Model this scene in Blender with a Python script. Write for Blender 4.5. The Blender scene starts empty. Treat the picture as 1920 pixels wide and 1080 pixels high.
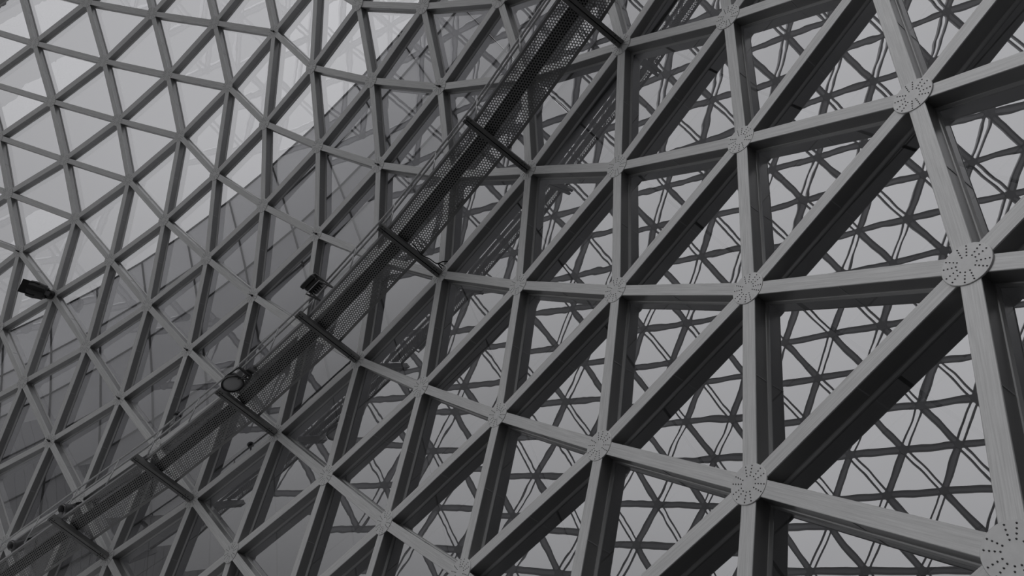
import bpy, math, random
import numpy as np
from mathutils import Vector, Matrix

random.seed(4)
scene = bpy.context.scene
V = Vector

# ------------------------------------------------------------------ camera
PITCH = math.radians(50.0)
CAM_Z = 1.7
cam_data = bpy.data.cameras.new("camera")
cam_data.sensor_width = 36.0
cam_data.lens = 36.0 * 1280.0 / 1920.0
cam_data.clip_end = 500
cam = bpy.data.objects.new("camera", cam_data)
scene.collection.objects.link(cam)
cam.location = (0, 0, CAM_Z)
cam.rotation_euler = (math.radians(90) + PITCH, 0, 0)
scene.camera = cam
CP, SP = math.cos(PITCH), math.sin(PITCH)

# ------------------------------------------------------------------ sky (even overcast, darker towards the horizon)
SKY_LOW, SKY_HIGH = 0.18, 1.34
world = bpy.data.worlds.new("overcast_sky")
scene.world = world
world.use_nodes = True
wt = world.node_tree
wt.nodes.clear()
w_out = wt.nodes.new("ShaderNodeOutputWorld")
w_bg = wt.nodes.new("ShaderNodeBackground")
w_tc = wt.nodes.new("ShaderNodeTexCoord")
w_sep = wt.nodes.new("ShaderNodeSeparateXYZ")
w_map = wt.nodes.new("ShaderNodeMapRange")
w_map.interpolation_type = 'SMOOTHSTEP'
w_map.inputs[1].default_value = 0.12
w_map.inputs[2].default_value = 0.97
w_map.inputs[3].default_value = SKY_LOW
w_map.inputs[4].default_value = SKY_HIGH
w_bg.inputs[0].default_value = (0.985, 0.985, 1.0, 1)
wt.links.new(w_tc.outputs["Generated"], w_sep.inputs[0])
wt.links.new(w_sep.outputs[2], w_map.inputs[0])
wt.links.new(w_map.outputs[0], w_bg.inputs[1])
wt.links.new(w_bg.outputs[0], w_out.inputs[0])

vs = scene.view_settings
vs.view_transform = 'Standard'
vs.look = 'None'
vs.exposure = -0.20
vs.gamma = 1.0
vs.use_curve_mapping = False


# ------------------------------------------------------------------ materials
def new_mat(name):
    m = bpy.data.materials.new(name)
    m.use_nodes = True
    nt = m.node_tree
    nt.nodes.clear()
    out = nt.nodes.new("ShaderNodeOutputMaterial")
    return m, nt, out


def principled(name, col, rough=0.5, metal=0.0, spec=0.5):
    m, nt, out = new_mat(name)
    b = nt.nodes.new("ShaderNodeBsdfPrincipled")
    b.inputs["Base Color"].default_value = (col, col, col * 1.02, 1)
    b.inputs["Roughness"].default_value = rough
    b.inputs["Metallic"].default_value = metal
    b.inputs["Specular IOR Level"].default_value = spec
    nt.links.new(b.outputs[0], out.inputs[0])
    return m, nt, b


def mottled(name, col, rough, metal, scale, amount, seed_by_object=True, spec=0.5):
    """plain metal or paint whose value wanders a little (brushing, dirt)"""
    m, nt, b = principled(name, col, rough, metal, spec)
    tc = nt.nodes.new("ShaderNodeTexCoord")
    mp = nt.nodes.new("ShaderNodeMapping")
    mp.inputs["Scale"].default_value = scale
    nz = nt.nodes.new("ShaderNodeTexNoise")
    nz.noise_dimensions = '4D'
    nz.inputs["Scale"].default_value = 1.0
    nz.inputs["Detail"].default_value = 5.0
    nz.inputs["Roughness"].default_value = 0.6
    mr = nt.nodes.new("ShaderNodeMapRange")
    mr.inputs[1].default_value = 0.3
    mr.inputs[2].default_value = 0.7
    mr.inputs[3].default_value = col * (1 - amount)
    mr.inputs[4].default_value = col * (1 + amount)
    cc = nt.nodes.new("ShaderNodeCombineColor")
    nt.links.new(tc.outputs["Object"], mp.inputs[0])
    nt.links.new(mp.outputs[0], nz.inputs["Vector"])
    if seed_by_object:
        oi = nt.nodes.new("ShaderNodeObjectInfo")
        mu = nt.nodes.new("ShaderNodeMath")
        mu.operation = 'MULTIPLY'
        mu.inputs[1].default_value = 50.0
        nt.links.new(oi.outputs["Random"], mu.inputs[0])
        nt.links.new(mu.outputs[0], nz.inputs["W"])
    nt.links.new(nz.outputs[0], mr.inputs[0])
    for k in range(3):
        nt.links.new(mr.outputs[0], cc.inputs[k])
    nt.links.new(cc.outputs[0], b.inputs["Base Color"])
    return m


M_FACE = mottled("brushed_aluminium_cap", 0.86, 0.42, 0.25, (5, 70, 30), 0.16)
M_SIDE = mottled("aluminium_side_shaded", 0.44, 0.30, 0.50, (2, 6, 6), 0.08)  # same aluminium as the cap, with side shade darkened into its colour
M_BEAD = mottled("glazing_bead_aluminium", 0.70, 0.35, 0.30, (3, 10, 10), 0.08)
M_SEAM = principled("joint_metal", 0.62, 0.4, 0.2)[0]
M_PLATE = mottled("node_plate_aluminium", 0.84, 0.40, 0.30, (9, 9, 9), 0.06)
M_RIVET = principled("rivet_steel", 0.16, 0.35, 0.6)[0]
M_CORE = principled("node_core_metal", 0.30, 0.45, 0.2)[0]
M_DARKMETAL = mottled("dark_painted_steel", 0.20, 0.45, 0.2, (4, 4, 4), 0.15)
M_PERF = mottled("perforated_steel_sheet", 0.30, 0.45, 0.3, (3, 3, 3), 0.15)
M_TRAY = principled("black_tray", 0.015, 0.7)[0]
M_RAIL = principled("galvanised_rail", 0.70, 0.4, 0.15)[0]
M_LAMP = principled("black_lamp_housing", 0.03, 0.38, 0.2)[0]
M_LAMPGREY = principled("grey_lamp_housing", 0.22, 0.35, 0.5)[0]
M_LENS = principled("lamp_lens", 0.55, 0.12, 0.0, 1.0)[0]
M_CABLE = principled("black_rubber_cable", 0.012, 0.5)[0]
M_PANEL = mottled("inner_cladding_panel", 0.80, 0.6, 0.0, (0.6, 0.6, 0.6), 0.10)
M_EDGE_GRADE = []  # added translucent strips, graded so the inner wall brightens towards its edge
for _k, _f in enumerate((0.95, 0.80, 0.62, 0.46, 0.30, 0.16)):
    _m, _nt, _out = new_mat("edge_brightening_panel_%d" % _k)
    _d = _nt.nodes.new("ShaderNodeBsdfDiffuse"); _d.inputs[0].default_value = (0.6, 0.6, 0.61, 1)
    _t = _nt.nodes.new("ShaderNodeBsdfTranslucent"); _t.inputs[0].default_value = (0.88, 0.88, 0.89, 1)
    _x = _nt.nodes.new("ShaderNodeMixShader"); _x.inputs[0].default_value = _f
    _nt.links.new(_d.outputs[0], _x.inputs[1]); _nt.links.new(_t.outputs[0], _x.inputs[2]); _nt.links.new(_x.outputs[0], _out.inputs[0])
    M_EDGE_GRADE.append(_m)
M_BACK = principled("inner_wall_backing", 0.05, 0.8)[0]
M_CANOPY = principled("canopy_steel", 0.42, 0.45, 0.2)[0]
M_CANOPYCAP = principled("canopy_face_aluminium", 0.85, 0.45, 0.1)[0]


def glass_materials():
    # coated outer surface: strong mirror, dark tint, slightly wavy pane
    m, nt, out = new_mat("coated_glass_outer")
    gl = nt.nodes.new("ShaderNodeBsdfGlossy")
    gl.inputs["Color"].default_value = (0.98, 0.98, 1.0, 1)
    gl.inputs["Roughness"].default_value = 0.0
    tr = nt.nodes.new("ShaderNodeBsdfTransparent")
    tr.inputs["Color"].default_value = (0.60, 0.60, 0.605, 1)
    fr = nt.nodes.new("ShaderNodeFresnel")
    fr.inputs["IOR"].default_value = 4.0
    mx = nt.nodes.new("ShaderNodeMixShader")
    tc = nt.nodes.new("ShaderNodeTexCoord")
    nz = nt.nodes.new("ShaderNodeTexNoise")
    nz.inputs["Scale"].default_value = 1.5
    nz.inputs["Detail"].default_value = 1.5
    bp = nt.nodes.new("ShaderNodeBump")
    bp.inputs["Strength"].default_value = 1.0
    bp.inputs["Distance"].default_value = 0.0013
    nz.noise_dimensions = '4D'
    oi = nt.nodes.new("ShaderNodeObjectInfo")
    mu = nt.nodes.new("ShaderNodeMath")
    mu.operation = 'MULTIPLY'
    mu.inputs[1].default_value = 80.0
    nt.links.new(oi.outputs["Random"], mu.inputs[0])
    nt.links.new(mu.outputs[0], nz.inputs["W"])
    nt.links.new(tc.outputs["Object"], nz.inputs["Vector"])
    nt.links.new(nz.outputs[0], bp.inputs["Height"])
    nt.links.new(bp.outputs[0], gl.inputs["Normal"])
    nt.links.new(fr.outputs[0], mx.inputs[0])
    nt.links.new(tr.outputs[0], mx.inputs[1])
    nt.links.new(gl.outputs[0], mx.inputs[2])
    nt.links.new(mx.outputs[0], out.inputs[0])
    # inner surface and edges
    m2, nt2, out2 = new_mat("tinted_glass_inner")
    gl2 = nt2.nodes.new("ShaderNodeBsdfGlossy")
    gl2.inputs["Roughness"].default_value = 0.0
    tr2 = nt2.nodes.new("ShaderNodeBsdfTransparent")
    tr2.inputs["Color"].default_value = (0.85, 0.85, 0.86, 1)
    mx2 = nt2.nodes.new("ShaderNodeMixShader")
    mx2.inputs[0].default_value = 0.05
    nt2.links.new(tr2.outputs[0], mx2.inputs[1])
    nt2.links.new(gl2.outputs[0], mx2.inputs[2])
    nt2.links.new(mx2.outputs[0], out2.inputs[0])
    return m, m2


M_GLASS, M_GLASSIN = glass_materials()


# ------------------------------------------------------------------ mesh helpers
def mesh(name, verts, faces, mats, fmat=None, smooth=False):
    me = bpy.data.meshes.new(name)
    me.from_pydata([tuple(v) for v in verts], [], faces)
    for m in (mats if isinstance(mats, (list, tuple)) else [mats]):
        me.materials.append(m)
    if fmat is not None:
        me.polygons.foreach_set("material_index", fmat)
    if smooth:
        me.polygons.foreach_set("use_smooth", [True] * len(me.polygons))
    me.update()
    return me


def obj(name, data, parent=None, mtx=None):
    o = bpy.data.objects.new(name, data)
    scene.collection.objects.link(o)
    if parent is not None:
        o.parent = parent
    if mtx is not None:
        o.matrix_local = mtx
    return o


def tag(o, label=None, cat=None, kind=None, group=None):
    if label: o["label"] = label
    if cat: o["category"] = cat
    if kind: o["kind"] = kind
    if group: o["group"] = group
    return o


class MB:
    """collects simple solids into one mesh"""
    def __init__(self):
        self.v, self.f = [], []

    def add(self, verts, faces):
        b = len(self.v)
        self.v += [V(x) for x in verts]
        self.f += [tuple(b + i for i in f) for f in faces]

    def box(self, c, ax, ay, az, hx, hy, hz):
        c, ax, ay, az = V(c), V(ax), V(ay), V(az)
        vs_ = [c + ax * (sx * hx) + ay * (sy * hy) + az * (sz * hz)
               for sx in (-1, 1) for sy in (-1, 1) for sz in (-1, 1)]
        self.add(vs_, [(0, 1, 3, 2), (4, 6, 7, 5), (0, 4, 5, 1), (2, 3, 7, 6), (0, 2, 6, 4), (1, 5, 7, 3)])

    def bar(self, a, b, up, w, h):
        a, b = V(a), V(b)
        x = (b - a).normalized()
        y = V(up).cross(x).normalized()
        z = x.cross(y)
        self.box((a + b) / 2, x, y, z, (b - a).length / 2, w / 2, h / 2)

    def lathe(self, c, axis, prof, n=16, cap0=True, cap1=True):
        """prof: list of (distance along axis, radius)"""
        c, axis = V(c), V(axis).normalized()
        e = V((0, 0, 1)) if abs(axis.z) < 0.9 else V((1, 0, 0))
        x = e.cross(axis).normalized()
        y = axis.cross(x)
        vs_, fs = [], []
        for (t, r) in prof:
            for k in range(n):
                a = 2 * math.pi * k / n
                vs_.append(c + axis * t + (x * math.cos(a) + y * math.sin(a)) * r)
        for i in range(len(prof) - 1):
            for k in range(n):
                k2 = (k + 1) % n
                fs.append((i * n + k, i * n + k2, (i + 1) * n + k2, (i + 1) * n + k))
        if cap0: fs.append(tuple(range(n - 1, -1, -1)))
        if cap1: fs.append(tuple((len(prof) - 1) * n + k for k in range(n)))
        self.add(vs_, fs)

    def tube(self, pts, r, n=8):
        pts = [V(p) for p in pts]
        rings = []
        prev = None
        for i, p in enumerate(pts):
            t = (pts[min(i + 1, len(pts) - 1)] - pts[max(i - 1, 0)]).normalized()
            if prev is None:
                e = V((0, 0, 1)) if abs(t.z) < 0.9 else V((1, 0, 0))
                x = e.cross(t).normalized()
            else:
                x = (prev - t * prev.dot(t)).normalized()
            prev = x
            y = t.cross(x)
            rings.append([p + (x * math.cos(2 * math.pi * k / n) + y * math.sin(2 * math.pi * k / n)) * r for k in range(n)])
        vs_ = [q for rg in rings for q in rg]
        fs = []
        for i in range(len(rings) - 1):
            for k in range(n):
                k2 = (k + 1) % n
                fs.append((i * n + k, i * n + k2, (i + 1) * n + k2, (i + 1) * n + k))
        fs.append(tuple(range(n - 1, -1, -1)))
        fs.append(tuple((len(rings) - 1) * n + k for k in range(n)))
        self.add(vs_, fs)

    def build(self, name, mat, parent=None, origin=None, smooth=False):
        o0 = V(origin) if origin is not None else V((0, 0, 0))
        me = mesh(name, [v - o0 for v in self.v], self.f, mat, smooth=smooth)
        o = obj(name, me)
        if parent is not None:
            o.parent = parent
        if origin is not None:
            o.location = o0 - (parent.location if parent is not None else V((0, 0, 0)))
        return o


def frame_mtx(origin, x, y, z, s=(1, 1, 1)):
    m = Matrix.Identity(4)
    for r in range(3):
        m[r][0], m[r][1], m[r][2], m[r][3] = x[r] * s[0], y[r] * s[1], z[r] * s[2], origin[r]
    return m


# ------------------------------------------------------------------ surveyed node points of the triangular gridshell (metres)
NODES = {
    (-3,-3):(-5.03,3.29,28.79), (-2,-3):(-3.43,3.49,26.54), (-1,-3):(-1.31,3.19,24.97), (0,-3):(0.79,2.59,23.45), (1,-3):(3.17,1.28,22.29),
    (2,-3):(5.50,-0.25,20.80), (-7,-2):(-15.66,5.75,32.95), (-6,-2):(-12.72,5.62,31.80), (-5,-2):(-9.57,5.30,30.54), (-4,-2):(-7.01,5.12,28.52),
    (-3,-2):(-4.99,5.10,26.24), (-2,-2):(-3.03,5.01,24.34), (-1,-2):(-0.87,4.49,22.63), (0,-2):(1.38,3.51,21.14), (1,-2):(3.62,2.09,19.72),
    (2,-2):(5.68,0.70,17.95), (3,-2):(7.59,-0.53,15.94), (-9,-1):(-20.86,6.80,32.84), (-8,-1):(-17.83,7.12,31.93), (-7,-1):(-14.84,7.23,30.87),
    (-6,-1):(-11.90,7.15,29.64), (-5,-1):(-9.10,6.92,28.10), (-4,-1):(-6.61,6.83,26.11), (-3,-1):(-4.84,6.94,23.84), (-2,-1):(-2.57,6.42,21.97),
    (-1,-1):(-0.33,5.68,20.17), (0,-1):(2.02,4.41,18.66), (1,-1):(3.98,2.96,16.96), (2,-1):(5.59,1.67,15.08), (3,-1):(7.08,0.56,13.08),
    (-10,0):(-23.18,7.88,31.78), (-9,0):(-20.07,8.33,30.87), (-8,0):(-16.99,8.76,29.94), (-7,0):(-13.96,8.86,28.83), (-6,0):(-11.06,8.75,27.47),
    (-5,0):(-8.36,8.51,25.83), (-4,0):(-6.57,8.83,23.47), (-3,0):(-4.24,8.42,21.45), (-2,0):(-1.98,7.77,19.51), (-1,0):(0.27,6.72,17.72),
    (0,0):(2.31,5.33,16.04), (1,0):(3.88,4.16,14.23), (2,0):(5.24,2.84,12.35), (3,0):(6.45,1.21,10.45), (-10,1):(-22.35,9.59,30.04),
    (-9,1):(-19.22,10.08,29.05), (-8,1):(-16.08,10.42,28.03), (-7,1):(-13.08,10.45,26.76), (-6,1):(-10.24,10.25,25.21), (-5,1):(-8.37,10.57,22.96),
    (-4,1):(-6.07,10.32,20.91), (-3,1):(-3.82,9.84,18.90), (-2,1):(-1.63,9.03,16.99), (-1,1):(0.37,7.87,15.22), (0,1):(2.04,6.70,13.35),
    (1,1):(3.64,5.17,11.52), (2,1):(4.88,3.55,9.56), (3,1):(6.04,1.70,7.68), (-11,2):(-24.64,10.91,29.31), (-10,2):(-21.48,11.34,28.32),
    (-9,2):(-18.31,11.72,27.22), (-8,2):(-15.21,11.95,26.02), (-7,2):(-12.25,11.88,24.57), (-6,2):(-10.29,12.18,22.34), (-5,2):(-8.04,12.11,20.26),
    (-4,2):(-5.81,11.80,18.26), (-3,2):(-3.69,11.16,16.29), (-2,2):(-1.71,10.21,14.38), (-1,2):(0.13,9.00,12.53), (0,2):(1.78,7.56,10.65),
    (1,2):(3.19,5.93,8.75), (2,2):(4.37,4.04,6.86), (3,2):(5.37,2.17,4.93), (-11,3):(-23.76,12.55,27.70), (-10,3):(-20.59,12.93,26.52),
    (-9,3):(-17.45,13.25,25.29), (-8,3):(-14.38,13.34,23.90), (-7,3):(-12.31,13.68,21.73), (-6,3):(-10.11,13.77,19.63), (-5,3):(-7.95,13.61,17.56),
    (-4,3):(-5.84,13.10,15.55), (-3,3):(-3.84,12.31,13.58), (-2,3):(-1.97,11.16,11.66), (-1,3):(-0.26,9.81,9.77), (0,3):(1.29,8.22,7.89),
    (1,3):(2.60,6.45,6.04), (2,3):(3.57,4.54,4.19), (3,3):(4.56,2.71,2.22), (-11,4):(-22.95,14.02,25.89), (-10,4):(-19.78,14.36,24.59),
    (-9,4):(-16.61,14.65,23.27), (-8,4):(-14.45,15.00,21.14), (-7,4):(-12.32,15.26,18.98), (-6,4):(-10.19,15.26,16.87), (-5,4):(-8.09,14.87,14.81),
    (-4,4):(-6.09,14.19,12.77), (-3,4):(-4.20,13.16,10.80), (-2,4):(-2.45,11.88,8.85), (-1,4):(-0.81,10.32,7.03), (0,4):(0.58,8.65,5.13),
    (1,4):(1.80,6.81,3.32), (2,4):(2.92,4.96,1.45), (-12,5):(-25.24,15.24,25.29), (-11,5):(-22.07,15.58,24.01), (-10,5):(-18.96,15.78,22.70),
    (-9,5):(-16.72,16.17,20.54), (-8,5):(-14.62,16.59,18.34), (-7,5):(-12.55,16.73,16.15), (-6,5):(-10.48,16.42,14.06), (-5,5):(-8.47,15.91,11.95),
    (-4,5):(-6.55,14.97,9.94), (-3,5):(-4.66,13.85,7.98), (-2,5):(-2.96,12.41,6.07), (-1,5):(-1.38,10.79,4.23), (0,5):(0.07,9.06,2.34),
    (1,5):(1.27,7.24,0.58), (-12,6):(-23.88,16.90,23.82), (-11,6):(-21.20,17.20,22.18), (-10,6):(-19.00,17.39,20.12), (-9,6):(-17.02,17.77,17.78),
    (-8,6):(-15.00,18.04,15.48), (-7,6):(-12.95,17.93,13.28), (-6,6):(-10.93,17.43,11.15), (-5,6):(-8.89,16.74,9.08), (-4,6):(-6.85,15.82,7.11),
    (-3,6):(-5.02,14.64,5.14), (-2,6):(-3.41,12.92,3.31), (-1,6):(-1.82,11.28,1.39), (-12,7):(-23.34,18.48,21.94), (-11,7):(-21.31,18.68,19.86),
    (-10,7):(-19.40,19.00,17.48), (-9,7):(-17.50,19.30,15.04), (-8,7):(-15.49,19.35,12.65), (-7,7):(-13.38,19.02,10.41), (-6,7):(-11.24,18.49,8.25),
    (-5,7):(-9.15,17.78,6.18), (-11,8):(-21.60,20.19,17.36), (-10,8):(-19.90,20.59,14.72), (-9,8):(-18.01,20.80,12.17), (-8,8):(-15.90,20.63,9.75),
    (-7,8):(-13.70,20.18,7.49),
}

P = {k: V(v) for k, v in NODES.items()}
RING = [(1, 0), (0, 1), (-1, 1), (-1, 0), (0, -1), (1, -1)]
CAM = V((0, 0, CAM_Z))


def add2(a, b):
    return (a[0] + b[0], a[1] + b[1])


NRM = {}
for n, p in P.items():
    s = V((0, 0, 0))
    for a in range(6):
        q, r = add2(n, RING[a]), add2(n, RING[(a + 1) % 6])
        if q in P and r in P:
            s += (P[q] - p).cross(P[r] - p)
    if s.length < 1e-6:
        s = CAM - p
    s.normalize()
    if s.dot(CAM - p) < 0:
        s = -s
    NRM[n] = s


def in_view(p, m=0.06):
    d = p - CAM
    z = d.y * CP + d.z * SP
    if z < 0.3:
        return False
    x = d.x / z * 1280
    y = (d.y * SP - d.z * CP) / z * 1280
    return abs(x) < 960 * (1 + m) and abs(y) < 540 * (1 + m)


# ------------------------------------------------------------------ ground
def paving(name, c1, c2, mortar, size):
    m, nt, bs = principled(name, c1, 0.8)
    bk = nt.nodes.new("ShaderNodeTexBrick")
    bk.inputs["Color1"].default_value = (c1, c1, c1, 1)
    bk.inputs["Color2"].default_value = (c2, c2, c2, 1)
    bk.inputs["Mortar"].default_value = (mortar, mortar, mortar, 1)
    bk.inputs["Scale"].default_value = size
    bk.inputs["Mortar Size"].default_value = 0.012
    tc = nt.nodes.new("ShaderNodeTexCoord")
    nt.links.new(tc.outputs["Object"], bk.inputs["Vector"])
    nt.links.new(bk.outputs[0], bs.inputs["Base Color"])
    return m


mb = MB()  # unseen ground kept pale to bounce light up at the left beams
mb.box((0, 0, -0.25), (1, 0, 0), (0, 1, 0), (0, 0, 1), 140, 140, 0.25)
tag(mb.build("ground", paving("pale_bounce_paving", 0.55, 0.50, 0.28, 0.7)), "unseen court paving, made pale to bounce light onto the facade", kind="structure")
mb = MB()  # added dark patch keeps bounce light off the right-hand beam sides
mb.box((4, 2, 0.02), (1, 0, 0), (0, 1, 0), (0, 0, 1), 13, 13, 0.02)
tag(mb.build("ground_bounce_cut", paving("dark_bounce_cut_paving", 0.035, 0.028, 0.02, 1.2)), "unseen dark paving, added to cut bounce light near the facade", kind="structure")

# ------------------------------------------------------------------ inner panel-clad wall behind the glass
WALL_OFF = 2.3
keys = [k for k in P if k[0] + k[1] >= -6]
A = np.array([[1, k[0], k[1], k[0] ** 2, k[0] * k[1], k[1] ** 2] for k in keys], float)
B_ = np.array([list(P[k] - NRM[k] * (WALL_OFF + 0.045 * max(0.0, 1.0 - k[0] - k[1]) ** 2)) for k in keys])
COEF = np.linalg.lstsq(A, B_, rcond=None)[0]


def inner(s, m):
    i, j = s / 2 - m, s / 2 + m
    return V(np.array([1, i, j, i * i, i * j, j * j], float) @ COEF)


def inner_n(s, m):
    a = inner(s + 0.1, m) - inner(s - 0.1, m)
    b = inner(s, m + 0.1) - inner(s, m - 0.1)
    n = a.cross(b).normalized()
    return n if n.dot(CAM - inner(s, m)) > 0 else -n


S0, S1, SD = -4.9, 6.2, 0.65
M0, M1, MD = -3.2, 10.6, 0.9
ns = int((S1 - S0) / SD); nm = int((M1 - M0) / MD)
bm_v, bm_f = [], []
NF = 6
for a in range(NF, ns + 1):
    for b in range(nm + 1):
        s, m = S0 + a * SD, M0 + b * MD
        bm_v.append(inner(s, m) - inner_n(s, m) * 0.06)
for a in range(NF, ns + 1):
    for b in range(nm + 1):
        s, m = S0 + a * SD, M0 + b * MD
        bm_v.append(inner(s, m) - inner_n(s, m) * 3.0)
K = (ns + 1 - NF) * (nm + 1)
idx = lambda a, b: (a - NF) * (nm + 1) + b
for a in range(NF, ns):
    for b in range(nm):
        q = (idx(a, b), idx(a + 1, b), idx(a + 1, b + 1), idx(a, b + 1))
        bm_f.append(q); bm_f.append(tuple(K + t for t in reversed(q)))
for a in range(NF, ns):
    for b in (0, nm):
        bm_f.append((idx(a, b), idx(a + 1, b), K + idx(a + 1, b), K + idx(a, b)))
for b in range(nm):
    for a in (NF, ns):
        bm_f.append((idx(a, b), idx(a, b + 1), K + idx(a, b + 1), K + idx(a, b)))
wall_in = obj("wall_inner", mesh("wall_inner", bm_v, bm_f, M_BACK))
tag(wall_in, "grey panel-clad inner wall behind the glass", kind="structure")
for a in range(ns):
    for b in range(nm):
        s, m = S0 + a * SD, M0 + b * MD
        g = 0.010
        c4 = [inner(s + u * SD, m + v * MD) for u, v in ((g, g), (1 - g, g), (1 - g, 1 - g), (g, 1 - g))]
        nn = inner_n(s + SD / 2, m + MD / 2)
        vs_ = [p - nn * 0.05 for p in c4] + c4
        obj("cladding_panel", mesh("cladding_panel", vs_, [(3, 2, 1, 0), (4, 5, 6, 7), (0, 1, 5, 4), (1, 2, 6, 5), (2, 3, 7, 6), (3, 0, 4, 7)], M_EDGE_GRADE[a] if a < NF else M_PANEL), wall_in)

jf = MB()
for a in range(NF + 1):
    for b in range(nm):
        p0, p1 = inner(S0 + a * SD, M0 + b * MD), inner(S0 + a * SD, M0 + (b + 1) * MD)
        jf.bar(p0, p1, inner_n(S0 + a * SD, M0 + (b + 0.5) * MD), 0.03, 0.13)
for a in range(NF):
    for b in range(nm + 1):
        p0, p1 = inner(S0 + a * SD, M0 + b * MD), inner(S0 + (a + 1) * SD, M0 + b * MD)
        jf.bar(p0, p1, inner_n(S0 + (a + 0.5) * SD, M0 + b * MD), 0.03, 0.13)
obj("panel_frame", mesh("panel_frame", jf.v, jf.f, M_BACK), wall_in)

# ------------------------------------------------------------------ lattice canopy on the far side of the court (seen mirrored in the glass)
CA, CB = 36.0, 47.0
arc = [0.0]; ths = [0.0]
for k in range(1, 400):
    t0, t1 = (k - 1) * 0.005, k * 0.005
    arc.append(arc[-1] + math.hypot(CA * (math.cos(t1) - math.cos(t0)), CB * (math.sin(t1) - math.sin(t0))))
    ths.append(t1)


def canopy(l, y):
    t = float(np.interp(l, arc, ths))
    return V((-CA * math.cos(t), y, CB * math.sin(t))), V((math.cos(t) / CA, 0, -math.sin(t) / CB)).normalized()


ED = 2.9
RW = ED * math.sqrt(3) / 2
cn = {}
for r in range(1, 23):
    for q in range(0, 19):
        y = -26 + q * ED + (r % 2) * ED / 2
        l = r * RW
        t = float(np.interp(l, arc, ths))
        x = -CA * math.cos(t)
        if x > -4: continue
        ymax = 20 - max(0, r - 12) * 2.5
        if y > ymax: continue
        if r < (9 if y > 6 else 12): continue
        cn[(q, r)] = canopy(l, y)
mb = MB()
mc = MB()
for (q, r), (p, nn) in cn.items():
    for d in ((1, 0), (0, 1), ((1 if r % 2 else -1), 1)):
        k2 = (q + d[0], r + d[1])
        if k2 in cn:
            p2, n2 = cn[k2]
            up_ = (nn + n2).normalized()
            sd_ = up_.cross((p2 - p).normalized())
            for sg in (-0.15, 0.15):
                mb.bar(p + sd_ * sg, p2 + sd_ * sg, up_, 0.10, 0.22)
            if d != (0, 1):
                mc.bar(p + up_ * 0.02, p2 + up_ * 0.02, up_, 0.20, 0.04)
    mb.lathe(p - nn * 0.12, nn, [(0, 0.25), (0.28, 0.25)], 10)
lat = mb.build("wall_opposite_lattice", M_CANOPY)
lc = mc.build("lattice_face_strips", M_CANOPYCAP, lat)
lc["kind"] = "stuff"
tag(lat, "open triangular steel lattice across the court, mirrored in the glass", kind="structure")

# added base wall, shades the court and smooths the lower reflections
mb = MB()
mb.box((-40, -2, 5), (1, 0, 0), (0, 1, 0), (0, 0, 1), 4.2, 24, 5)
mb.box((-40.4, 14, 9.0), (1, 0, 0), (0, 1, 0), (0, 0, 1), 4.2, 9, 9.0)
tag(mb.build("wall_added_base", paving("grey_base_cladding", 0.30, 0.27, 0.15, 0.5)), "grey base wall across the court, added to shade it and smooth reflections", kind="structure")
# added unseen slab behind the viewer, keeps sky light off the lower facade
mb = MB()
mb.box((-11, -9.2, 7.6), (1, 0, 0), (0, 1, 0), (0, 0, 1), 27, 7.4, 0.35)
for c_ in range(9):
    mb.box((-35 + c_ * 6, -9.2, 6.95), (1, 0, 0), (0, 1, 0), (0, 0, 1), 0.25, 7.2, 0.3)
for c_ in range(4):
    for y_ in (-4, -14):
        mb.lathe((-32 + c_ * 14, y_, 0), (0, 0, 1), [(0, 0.35), (7.0, 0.35)], 12)
tag(mb.build("ceiling_shade_slab", principled("dark_shade_slab", 0.09, 0.8)[0]), "dark unseen slab behind the viewer, added to shade the lower facade", kind="structure")
# added unseen block behind the viewer, cuts low sky light on the facade
mb = MB()
mb.box((-11, -29, 13), (1, 0, 0), (0, 1, 0), (0, 0, 1), 27, 9, 13)
for r_ in range(6):
    for c_ in range(12):
        mb.box((-35 + c_ * 4.2, -19.95, 3 + r_ * 4), (1, 0, 0), (0, 1, 0), (0, 0, 1), 1.3, 0.08, 1.2)
tag(mb.build("wall_sky_blocker", principled("dark_sky_blocker", 0.10, 0.8)[0]), "dark unseen block behind the viewer, added to cut low sky light", kind="structure")

# ------------------------------------------------------------------ the gridshell facade
W_BEAM, H_BEAM, R_PLATE = 0.195, 0.27, 0.245
facade = obj("gridshell_facade", None)
tag(facade, "curved triangular gridshell facade of light metal beams, round node plates and mirror glass", "facade")


def box_mesh(name, x0, x1, y0, y1, z0, z1, mat):
    vs_ = [(x, y, z) for x in (x0, x1) for y in (y0, y1) for z in (z0, z1)]
    return mesh(name, vs_, [(0, 1, 3, 2), (4, 6, 7, 5), (0, 4, 5, 1), (2, 3, 7, 6), (0, 2, 6, 4), (1, 5, 7, 3)], mat)


hw = W_BEAM / 2
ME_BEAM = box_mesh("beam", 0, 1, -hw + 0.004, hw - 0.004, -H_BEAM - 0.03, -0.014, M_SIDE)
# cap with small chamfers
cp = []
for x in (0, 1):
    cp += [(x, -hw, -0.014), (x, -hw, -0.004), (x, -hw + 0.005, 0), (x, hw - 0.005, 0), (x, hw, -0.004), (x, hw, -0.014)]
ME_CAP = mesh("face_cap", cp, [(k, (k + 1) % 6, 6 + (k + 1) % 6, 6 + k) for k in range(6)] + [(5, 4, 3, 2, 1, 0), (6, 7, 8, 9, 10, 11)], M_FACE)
bd_v, bd_f = [], []
for sgn in (1, -1):
    b0 = len(bd_v)
    for x in (0, 1):
        bd_v += [(x, sgn * (hw - 0.006), -0.215), (x, sgn * (hw + 0.010), -0.218), (x, sgn * (hw + 0.026), -0.252), (x, sgn * (hw + 0.026), -0.262), (x, sgn * (hw - 0.006), -0.262)]
    for k in range(5):
        q = (b0 + k, b0 + (k + 1) % 5, b0 + 5 + (k + 1) % 5, b0 + 5 + k)
        bd_f.append(q if sgn < 0 else tuple(reversed(q)))
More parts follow.
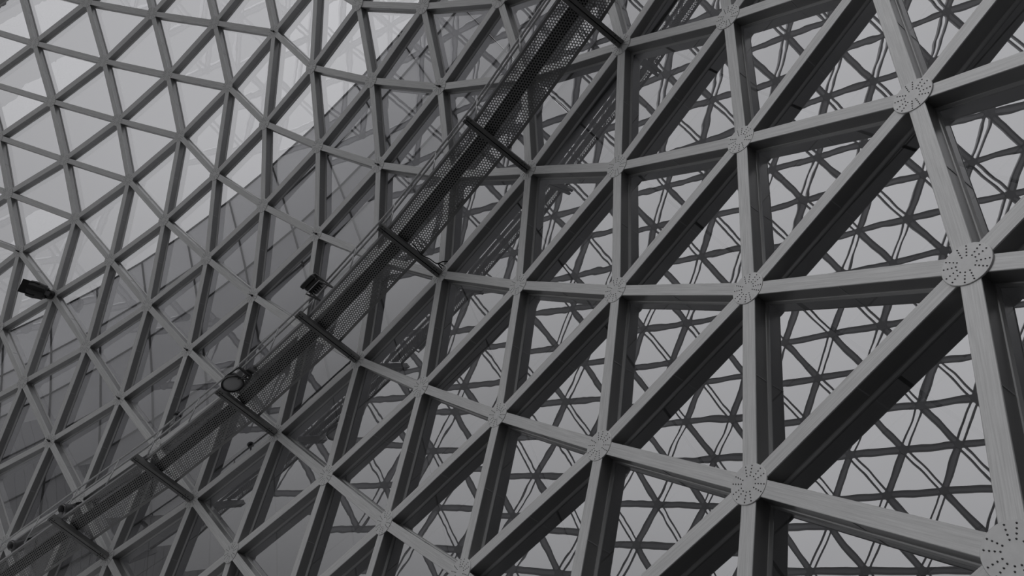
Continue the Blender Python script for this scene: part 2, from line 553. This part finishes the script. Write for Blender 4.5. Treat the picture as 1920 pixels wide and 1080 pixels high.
ME_BEAD = mesh("glazing_bead", bd_v, bd_f, M_BEAD)
ME_SEAM = box_mesh("joint_strip", 0.4978, 0.5022, -hw - 0.0015, hw + 0.0015, -0.196, -0.004, M_SEAM)

edges = []
for n in P:
    for d in ((1, 0), (0, 1), (-1, 1)):
        m = add2(n, d)
        if m in P:
            edges.append((n, m))


def beam_mtx(a, b):
    x = P[b] - P[a]
    L = x.length
    x = x / L
    z = (NRM[a] + NRM[b]).normalized()
    y = z.cross(x).normalized()
    z = x.cross(y)
    e0 = 0.11
    return frame_mtx(P[a] + x * e0, x, y, z, (L - 2 * e0, 1, 1))


hid = {"v": {k: [] for k in range(4)}, "f": {k: [] for k in range(4)}}
SRC = [ME_BEAM, ME_CAP, ME_BEAD, ME_SEAM]
for a, b in edges:
    mt = beam_mtx(a, b)
    if any(in_view(P[a].lerp(P[b], t)) for t in (0, 0.2, 0.4, 0.6, 0.8, 1)):
        bo = obj("beam", ME_BEAM, facade, mt)
        for nm_, me in (("face_cap", ME_CAP), ("glazing_bead", ME_BEAD), ("joint_strip", ME_SEAM)):
            obj(nm_, me, bo)
    else:
        for k, me in enumerate(SRC):
            b0 = len(hid["v"][k])
            hid["v"][k] += [mt @ v.co for v in me.vertices]
            hid["f"][k] += [tuple(b0 + i for i in p.vertices) for p in me.polygons]
all_v, all_f, all_m = [], [], []
for k in range(4):
    b0 = len(all_v)
    all_v += hid["v"][k]
    all_f += [tuple(b0 + i for i in f) for f in hid["f"][k]]
    all_m += [k] * len(hid["f"][k])
o = obj("beam_remainder", mesh("beam_remainder", all_v, all_f, [M_SIDE, M_FACE, M_BEAD, M_SEAM], all_m), facade)
o["kind"] = "stuff"

# node plates, rivets, cores
NP = 44
pl = MB()
pl.lathe((0, 0, 0), (0, 0, 1), [(0.0, R_PLATE), (0.013, R_PLATE), (0.017, R_PLATE - 0.005)], NP)
ME_PLATE = mesh("node_plate", pl.v, pl.f, M_PLATE)
pc = MB()
pc.lathe((0, 0, -H_BEAM - 0.05), (0, 0, 1), [(0, 0.17), (H_BEAM + 0.04, 0.17)], 12)
ME_CORE = mesh("node_core", pc.v, pc.f, M_CORE)
lg = MB()
lg.box((0, 0, 0.045), (1, 0, 0), (0, 1, 0), (0, 0, 1), 0.075, 0.012, 0.035)
lg.box((0.03, 0, 0.035), (1, 0, 0), (0, 1, 0), (0, 0, 1), 0.02, 0.03, 0.02)
ME_LUG = mesh("anchor_lug", lg.v, lg.f, M_LAMP)

for n, p in P.items():
    nb = [add2(n, d) for d in RING if add2(n, d) in P]
    if len(nb) < 2:
        continue
    z = NRM[n]
    x = (P[nb[0]] - p); x = (x - z * x.dot(z)).normalized()
    y = z.cross(x)
    mt = frame_mtx(p + z * 0.004, x, y, z)
    po = obj("node_plate", ME_PLATE, facade, mt)
    obj("node_core", ME_CORE, po)
    rv = MB()
    for q in nb:
        d = P[q] - p
        an = math.atan2(d.dot(y), d.dot(x))
        for sgn in (-1, 1):
            for k in range(4):
                rr = R_PLATE * (0.40 + 0.16 * k)
                a2 = an + sgn * (0.24 - 0.012 * k)
                rv.lathe((rr * math.cos(a2), rr * math.sin(a2), 0.016), (0, 0, 1), [(0, 0.0085), (0.006, 0.007), (0.009, 0.003)], 6, cap0=False)
    ro = obj("rivets", mesh("rivets", rv.v, rv.f, M_RIVET), po)
    ro["kind"] = "stuff"
    if n[0] + n[1] == -2 and n not in () or n in ((-5, 0), (-10, 5)):
        # lug lies along the gantry's slope
        if -9 < n[0] < 0 or n[0] == -10:
            v = V((0.7, -0.2, -0.7)); v = (v - z * v.dot(z)).normalized()
            an = math.atan2(v.dot(y), v.dot(x))
            obj("anchor_lug", ME_LUG, po, Matrix.Rotation(an, 4, 'Z'))

# glass panes, one to each triangle
for n in P:
    for tri in ((n, add2(n, (1, 0)), add2(n, (0, 1))), (add2(n, (1, 0)), add2(n, (1, 1)), add2(n, (0, 1)))):
        if not all(t in P for t in tri):
            continue
        v3 = [P[t] - NRM[t] * 0.252 for t in tri]
        ins = []
        for k in range(3):
            a, b, c = v3[k], v3[(k + 1) % 3], v3[(k + 2) % 3]
            e1, e2 = (b - a).normalized(), (c - a).normalized()
            ins.append(a + (e1 + e2) * (0.085 / e1.cross(e2).length))
        c = (ins[0] + ins[1] + ins[2]) / 3
        nn = (ins[1] - ins[0]).cross(ins[2] - ins[0]).normalized()
        if nn.dot(CAM - c) < 0:
            ins.reverse(); nn = -nn
        vs_ = [q - c for q in ins] + [q - c - nn * 0.028 for q in ins]
        me = mesh("glass_pane", vs_, [(0, 1, 2), (5, 4, 3), (0, 3, 4, 1), (1, 4, 5, 2), (2, 5, 3, 0)], [M_GLASS, M_GLASSIN], [0, 1, 1, 1, 1])
        go = obj("glass_pane", me, facade)
        go.location = c

# ------------------------------------------------------------------ maintenance gantry
GN = [(1, -1), (0, 0), (-1, 1), (-2, 2), (-3, 3), (-4, 4), (-5, 5), (-6, 6), (-7, 7)]
ARM_DIR = V((-0.779, -0.525, 0.342)).normalized()
ARM_LEN = [1.8, 1.72, 1.8, 1.8, 1.85, 1.82, 1.86, 1.82, 1.82]
UPV = V((0, 0, 1))
T_IN, T_OUT = 0.66, 1.58
gantry = obj("maintenance_gantry", None)
gantry.location = P[GN[4]]
tag(gantry, "long perforated steel maintenance walkway climbing the facade on bracket arms", "walkway")


def gpart(mb_, name, mat, smooth=False, parent=None):
    o = mb_.build(name, mat, None, smooth=smooth)
    o.parent = parent or gantry
    o.matrix_parent_inverse = Matrix.Translation(-gantry.location)
    return o


GB = [P[n] + NRM[n] * 0.02 for n in GN]


def bdir(k):
    a, b = max(k - 1, 0), min(k + 1, len(GB) - 1)
    return (GB[a] - GB[b]).normalized()      # points up the slope


def cup(k):
    c = ARM_DIR.cross(bdir(k))
    return c.normalized() if c.z > 0 else -c.normalized()


def gp(k, t, h=0.0):
    """point over bracket k, t metres out along the arm, h metres up from it"""
    return GB[k] + ARM_DIR * t + cup(k) * h


def gpf(kf, t, h=0.0):
    k = int(math.floor(kf)); fr = kf - k
    return gp(k, t, h).lerp(gp(min(k + 1, len(GB) - 1), t, h), fr)


FLOOR_H = 0.10


def perforated(kf0, kf1, f_of, width, name, parent=None):
    """sheet with staggered holes; f_of(kf, w) gives the point w metres across"""
    L = (f_of(kf1, 0) - f_of(kf0, 0)).length
    a = 0.064
    rw = a * 0.866
    nu, nv = int(L / a), max(1, int(width / rw))
    ro, ri = a / math.sqrt(3), a * 0.335
    vs_, fs = [], []
    dirs = [(math.sin(math.pi / 6 * k), math.cos(math.pi / 6 * k)) for k in range(12)]
    for r in range(nv):
        for c in range(nu):
            u0 = (c + 0.5 + (0.5 if r % 2 else 0)) * a
            w0 = (r + 0.5) * width / nv
            b = len(vs_)
            for rad in (ro, ri):
                for kk, (dx, dy) in enumerate(dirs):
                    if rad == ro and kk % 2:
                        dx, dy = dx * 0.866, dy * 0.866
                    uu = min(max(u0 + dx * rad, 0), L)
                    vs_.append(f_of(kf0 + (kf1 - kf0) * uu / L, min(max(w0 + dy * rad, 0), width)))
            for k in range(12):
                k2 = (k + 1) % 12
                fs.append((b + k, b + k2, b + 12 + k2, b + 12 + k))
    o = obj(name, mesh(name, vs_, fs, M_PERF), parent or gantry)
    o.matrix_parent_inverse = Matrix.Translation(-gantry.location)
    return o


for k in range(len(GB) - 1):
    k0, k1 = k + 0.02, k + 0.98
    fl = perforated(k0, k1, lambda kf, w: gpf(kf, T_IN + w, FLOOR_H), T_OUT - T_IN, "walkway_deck")
    for nm_, tt in (("kick_plate", T_IN), ("kick_plate", T_OUT)):
        perforated(k0, k1, (lambda tt: lambda kf, w: gpf(kf, tt, FLOOR_H + w))(tt), 0.16, nm_)
    # edge angles of the deck
    m_ = MB()
    m_.bar(gpf(k0, T_IN - 0.02, FLOOR_H), gpf(k1, T_IN - 0.02, FLOOR_H), cup(k), 0.07, 0.05)
    gpart(m_, "edge_angle", M_PERF)
    m_ = MB()
    m_.bar(gpf(k0, T_OUT + 0.005, FLOOR_H - 0.01), gpf(k1, T_OUT + 0.005, FLOOR_H - 0.01), cup(k), 0.05, 0.05)
    gpart(m_, "edge_angle", M_PERF)
    m_ = MB()
    m_.bar(gpf(k0, T_OUT + 0.055, FLOOR_H), gpf(k1, T_OUT + 0.055, FLOOR_H), cup(k), 0.035, 0.05)
    gpart(m_, "outer_stringer", M_RAIL)
    # cable tray lying on the deck
    m_ = MB()
    m_.bar(gpf(k0, T_OUT - 0.36, FLOOR_H + 0.05), gpf(k1, T_OUT - 0.36, FLOOR_H + 0.05), cup(k), 0.28, 0.05)
    gpart(m_, "cable_tray", M_TRAY)
for k in range(len(GB)):
    L = ARM_LEN[k]
    u = cup(k)
    m_ = MB()
    s = bdir(k)
    for sg in (-1, 1):      # two channels back to back
        m_.bar(GB[k] + s * (0.05 * sg), GB[k] + ARM_DIR * L + s * (0.05 * sg), u, 0.075, 0.14)
    m_.bar(GB[k] + u * 0.03, GB[k] + ARM_DIR * (L - 0.02) + u * 0.03, u, 0.10, 0.05)
    ao = gpart(m_, "bracket_arm", M_DARKMETAL)
    bt = MB()
    for t in (0.12, 0.2, L - 0.06, L - 0.14):
        for sg in (-1, 1):
            bt.lathe(GB[k] + ARM_DIR * t + s * (0.05 * sg) - u * 0.07, -u, [(0, 0.014), (0.012, 0.012)], 6)
    bo = gpart(bt, "arm_bolts", M_TRAY)
    bo.parent = ao; bo.matrix_parent_inverse = Matrix.Identity(4)
    bo["kind"] = "stuff"

RAIL_T = 1.66
RH = (0.82, 0.48)
for h in RH:
    m_ = MB()
    m_.tube([GB[k] + ARM_DIR * RAIL_T + cup(k) * FLOOR_H + UPV * h for k in range(len(GB))], 0.027, 8)
    gpart(m_, "handrail", M_RAIL, True)
for k in range(len(GB)):
    for fr in (0.06, 0.55):
        kf = k + fr - 0.12
        if kf < 0 or kf > len(GB) - 1: continue
        b = gpf(kf, RAIL_T, FLOOR_H)
        m_ = MB()
        m_.tube([b, b + UPV * RH[0]], 0.018, 8)
        gpart(m_, "rail_post", M_RAIL, True)


# ------------------------------------------------------------------ floodlights and spotlights on the gantry
def camdir(x, y, z):
    """direction given as right, down, forward of the viewer"""
    return V((x, z * CP + y * SP, z * SP - y * CP)).normalized()


def thing(name, loc, label, cat, group=None):
    e = obj(name, None)
    e.location = loc
    return tag(e, label, cat, group=group)


def part(mb_, name, mat, root, smooth=False, parent=None):
    o = mb_.build(name, mat, None, smooth=smooth)
    o.parent = parent or root
    o.matrix_parent_inverse = Matrix.Translation(-root.location) if parent is None else Matrix.Identity(4)
    return o


# square floodlight with barrel body
B4 = bdir(4)
c0 = gpf(3.76, T_OUT + 0.50, 0.34)
fl = thing("floodlight", c0, "boxy black floodlight in an open frame on the walkway rail near the picture centre", "floodlight")
U4 = cup(4)
m_ = MB(); m_.lathe(c0 - B4 * 0.20, B4, [(0, 0.12), (0.02, 0.16), (0.38, 0.16), (0.40, 0.12)], 20); part(m_, "lamp_body", M_LAMP, fl, False)
m_ = MB(); m_.box(c0 + ARM_DIR * 0.13, B4, ARM_DIR, U4, 0.22, 0.05, 0.17); hood = part(m_, "lamp_hood", M_LAMP, fl)
m_ = MB(); m_.box(c0 + ARM_DIR * 0.19, B4, ARM_DIR, U4, 0.19, 0.012, 0.14); part(m_, "lens_glass", M_LENS, fl)
m_ = MB()
for k in range(5):
    m_.box(c0 - ARM_DIR * 0.17 + B4 * (-0.14 + 0.07 * k), B4, ARM_DIR, U4, 0.006, 0.05, 0.13)
o = part(m_, "cooling_fins", M_LAMPGREY, fl)
for sg in (-1, 1):
    m_ = MB()
    m_.bar(c0 + B4 * 0.24 * sg + ARM_DIR * 0.16, c0 + B4 * 0.24 * sg - ARM_DIR * 0.42, U4, 0.03, 0.05)
    m_.bar(c0 + B4 * 0.24 * sg - ARM_DIR * 0.42, c0 + B4 * 0.24 * sg - ARM_DIR * 0.05 - U4 * 0.22, U4, 0.03, 0.03)
    part(m_, "yoke_arm", M_DARKMETAL, fl)
m_ = MB(); m_.bar(c0 - B4 * 0.30 - ARM_DIR * 0.42, c0 + B4 * 0.30 - ARM_DIR * 0.42, U4, 0.04, 0.04)
m_.bar(c0 - B4 * 0.26 - ARM_DIR * 0.05 - U4 * 0.22, c0 + B4 * 0.26 - ARM_DIR * 0.05 - U4 * 0.22, U4, 0.02, 0.03)
part(m_, "mounting_bar", M_RAIL, fl)

# round spotlight facing out
c0 = gpf(4.84, T_OUT + 0.10, -0.12)
B5, U5 = bdir(5), cup(5)
fl = thing("spotlight", c0, "large round black spotlight with glass lens on the walkway edge", "spotlight")
ax = (CAM - c0).normalized() + V((0, 0, -0.0)) + camdir(0, 0.6, 0.1) * 0.75
ax.normalize()
m_ = MB(); m_.lathe(c0 - ax * 0.30, ax, [(0, 0.08), (0.05, 0.15), (0.26, 0.26), (0.31, 0.27)], 28, cap1=False); part(m_, "lamp_body", M_LAMP, fl, True)
m_ = MB(); m_.lathe(c0, ax, [(0.0, 0.275), (0.04, 0.275), (0.04, 0.245), (0.0, 0.245)], 32, cap0=False, cap1=False); part(m_, "lens_ring", M_LAMP, fl)
m_ = MB(); m_.lathe(c0, ax, [(0.0, 0.248), (0.018, 0.248), (0.03, 0.15), (0.034, 0.02)], 32); part(m_, "lens_glass", M_LENS, fl, True)
yk = MB()
q = [c0 + B5 * 0.02 + ARM_DIR * 0.25, c0 + B5 * 0.44 + ARM_DIR * 0.20 + U5 * 0.05, c0 + B5 * 0.50 - ARM_DIR * 0.15, c0 + B5 * 0.36 - ARM_DIR * 0.20]
for a in range(4):
    yk.bar(q[a], q[(a + 1) % 4], U5, 0.035, 0.05)
yk.bar(q[1], (q[2] + q[3]) / 2, U5, 0.035, 0.05)
part(yk, "yoke", M_LAMP, fl)
m_ = MB(); m_.box(c0 + B5 * 0.52 - ARM_DIR * 0.06 + U5 * 0.16, B5, ARM_DIR, U5, 0.10, 0.09, 0.08); part(m_, "ballast_box", M_LAMPGREY, fl)


# tubular spotlights
def tube_spot(kf, t, h, label):
    c0 = gpf(kf, t, h)
    r = thing("tube_spotlight", c0, label, "spotlight", "tubular spotlights on the gantry")
    ax = camdir(-0.36, -0.14, -0.92)
    m_ = MB(); m_.lathe(c0 - ax * 0.36, ax, [(0, 0.04), (0.03, 0.085), (0.22, 0.10), (0.24, 0.115), (0.42, 0.125), (0.42, 0.112), (0.20, 0.09)], 22, cap1=False); part(m_, "lamp_barrel", M_LAMPGREY, r, True)
    m_ = MB(); m_.lathe(c0 - ax * 0.16, ax, [(0, 0.095), (0.10, 0.097)], 20); part(m_, "lens_glass", M_TRAY, r)
    m_ = MB(); m_.lathe(c0 - ax * 0.02, ax, [(0, 0.118), (0, 0.14), (0.03, 0.14), (0.03, 0.118)], 22, cap0=False, cap1=False); part(m_, "front_ring", M_LAMPGREY, r)
    m_ = MB()
    foot = gpf(kf, T_OUT + 0.05, FLOOR_H)
    for sg in (-1, 1):
        e = ax.cross(UPV).normalized() * (0.13 * sg)
        m_.bar(c0 - ax * 0.2 + e, foot - ax * 0.2 + e * 0.6, ax, 0.025, 0.04)
    m_.bar(foot - ax * 0.2 - ax.cross(UPV).normalized() * 0.1, foot - ax * 0.2 + ax.cross(UPV).normalized() * 0.1, ax, 0.04, 0.03)
    part(m_, "yoke", M_DARKMETAL, r)
    m_ = MB(); m_.box(c0 - ax * 0.34 + UPV * 0.10, ax, ax.cross(UPV).normalized(), UPV, 0.09, 0.06, 0.04); part(m_, "junction_box", M_LAMP, r)
    return r


tube_spot(6.93, T_OUT + 0.22, 0.24, "grey tubular spotlight with a black mouth beside the lowest whole bracket arm")
tube_spot(7.58, T_OUT + 0.22, 0.24, "grey tubular spotlight cut by the left edge of the photo")

# small camera head on the top rail
kf = 5.72
c0 = gpf(kf, RAIL_T, FLOOR_H) + UPV * (RH[0] + 0.05)
r = thing("camera_head", c0, "small black dome camera clipped on the walkway handrail", "camera")
m_ = MB(); m_.lathe(c0, -camdir(0.1, -0.8, 0.5), [(-0.10, 0.02), (-0.08, 0.07), (-0.03, 0.10), (0.02, 0.105)], 18); part(m_, "camera_dome", M_LAMP, r, True)
m_ = MB(); m_.lathe(c0 - camdir(0.1, -0.8, 0.5) * 0.03, -camdir(0.1, -0.8, 0.5), [(-0.02, 0.07), (0.04, 0.06), (0.06, 0.02)], 14); part(m_, "camera_lens", M_LENS, r, True)
m_ = MB(); m_.bar(c0 - UPV * 0.05, c0 - UPV * 0.28, V((1, 0, 0)), 0.05, 0.02); m_.box(c0 - UPV * 0.30, bdir(6), ARM_DIR, UPV, 0.06, 0.05, 0.06); part(m_, "clip_bracket", M_LAMPGREY, r)

# large dark projector on a node of the left part
n9 = (-9, 5)
p9, z9 = P[n9], NRM[n9]
r = thing("projector_lamp", p9, "bulky black projector lamp fixed to a node of the facade at far left", "projector")
ax = (camdir(-0.90, -0.35, -0.35)).normalized()
sd = ax.cross(z9).normalized()
up9 = sd.cross(ax)
base = p9 + z9 * 0.10
c0 = base + z9 * 0.26 + ax * 0.26
m_ = MB(); m_.lathe(base - z9 * 0.07, z9, [(0, 0.16), (0.10, 0.16), (0.14, 0.11), (0.24, 0.11)], 18); part(m_, "mounting_foot", M_LAMP, r)
m_ = MB(); m_.lathe(c0 - ax * 0.36, ax, [(0, 0.14), (0.05, 0.27), (0.40, 0.31), (0.56, 0.29), (0.58, 0.24)], 22); part(m_, "lamp_barrel", M_LAMP, r, False)
m_ = MB(); m_.lathe(c0 + ax * 0.28, ax, [(0, 0.19), (0.04, 0.19)], 20); part(m_, "lens_glass", M_LENS, r)
m_ = MB(); m_.box(c0 + ax * 0.16 + up9 * 0.20, ax, sd, up9, 0.26, 0.24, 0.03); part(m_, "visor", M_LAMP, r)
for sg in (-1, 1):
    m_ = MB(); m_.bar(c0 + sd * 0.27 * sg, base + z9 * 0.1 + sd * 0.15 * sg, ax, 0.05, 0.09); part(m_, "yoke_arm", M_DARKMETAL, r)
m_ = MB(); m_.box(c0 - ax * 0.22 - up9 * 0.24, ax, sd, up9, 0.18, 0.16, 0.09); part(m_, "ballast_box", M_LAMP, r)
m_ = MB(); m_.box(base + z9 * 0.16 + up9 * 0.16 - ax * 0.06, ax, sd, up9, 0.09, 0.07, 0.07); part(m_, "connector_box", M_LAMPGREY, r)

# loose cable looped round a bracket arm
k = 3
pts = [gp(k, 0.95, 0.10) + bdir(k) * 0.14, gp(k, 0.80, 0.02) + bdir(k) * 0.13, gp(k, 0.60, -0.05) + bdir(k) * 0.11,
       gp(k, 0.42, 0.02) + bdir(k) * 0.13, gp(k, 0.22, 0.05) + bdir(k) * 0.14, gp(k, 0.14, 0.08) + bdir(k) * 0.26,
       gp(k, 0.02, 0.10) + bdir(k) * 0.34, gp(k, -0.10, 0.06) + bdir(k) * 0.24, gp(k, -0.10, 0.05) + bdir(k) * 0.10,
       gp(k, 0.06, 0.06) + bdir(k) * 0.12, gp(k, 0.20, 0.07) + bdir(k) * 0.16, gp(k, 0.02, 0.06) + bdir(k) * 0.20,
       gp(k, -0.22, 0.03) + bdir(k) * 0.22, gp(k, -0.40, 0.0) + bdir(k) * 0.20]


def smooth_pts(ps, n=6):
    out = []
    for i in range(len(ps) - 1):
        p0, p1, p2, p3 = ps[max(i - 1, 0)], ps[i], ps[i + 1], ps[min(i + 2, len(ps) - 1)]
        for s in range(n):
            t = s / n
            out.append(0.5 * (2 * p1 + (p2 - p0) * t + (2 * p0 - 5 * p1 + 4 * p2 - p3) * t * t + (3 * p1 - p0 - 3 * p2 + p3) * t ** 3))
    return out + [ps[-1]]


m_ = MB(); m_.tube(smooth_pts(pts), 0.014, 6)
tag(m_.build("cable", M_CABLE, None, pts[0], True), "loose black cable looped round the base of a walkway bracket arm", "cable")
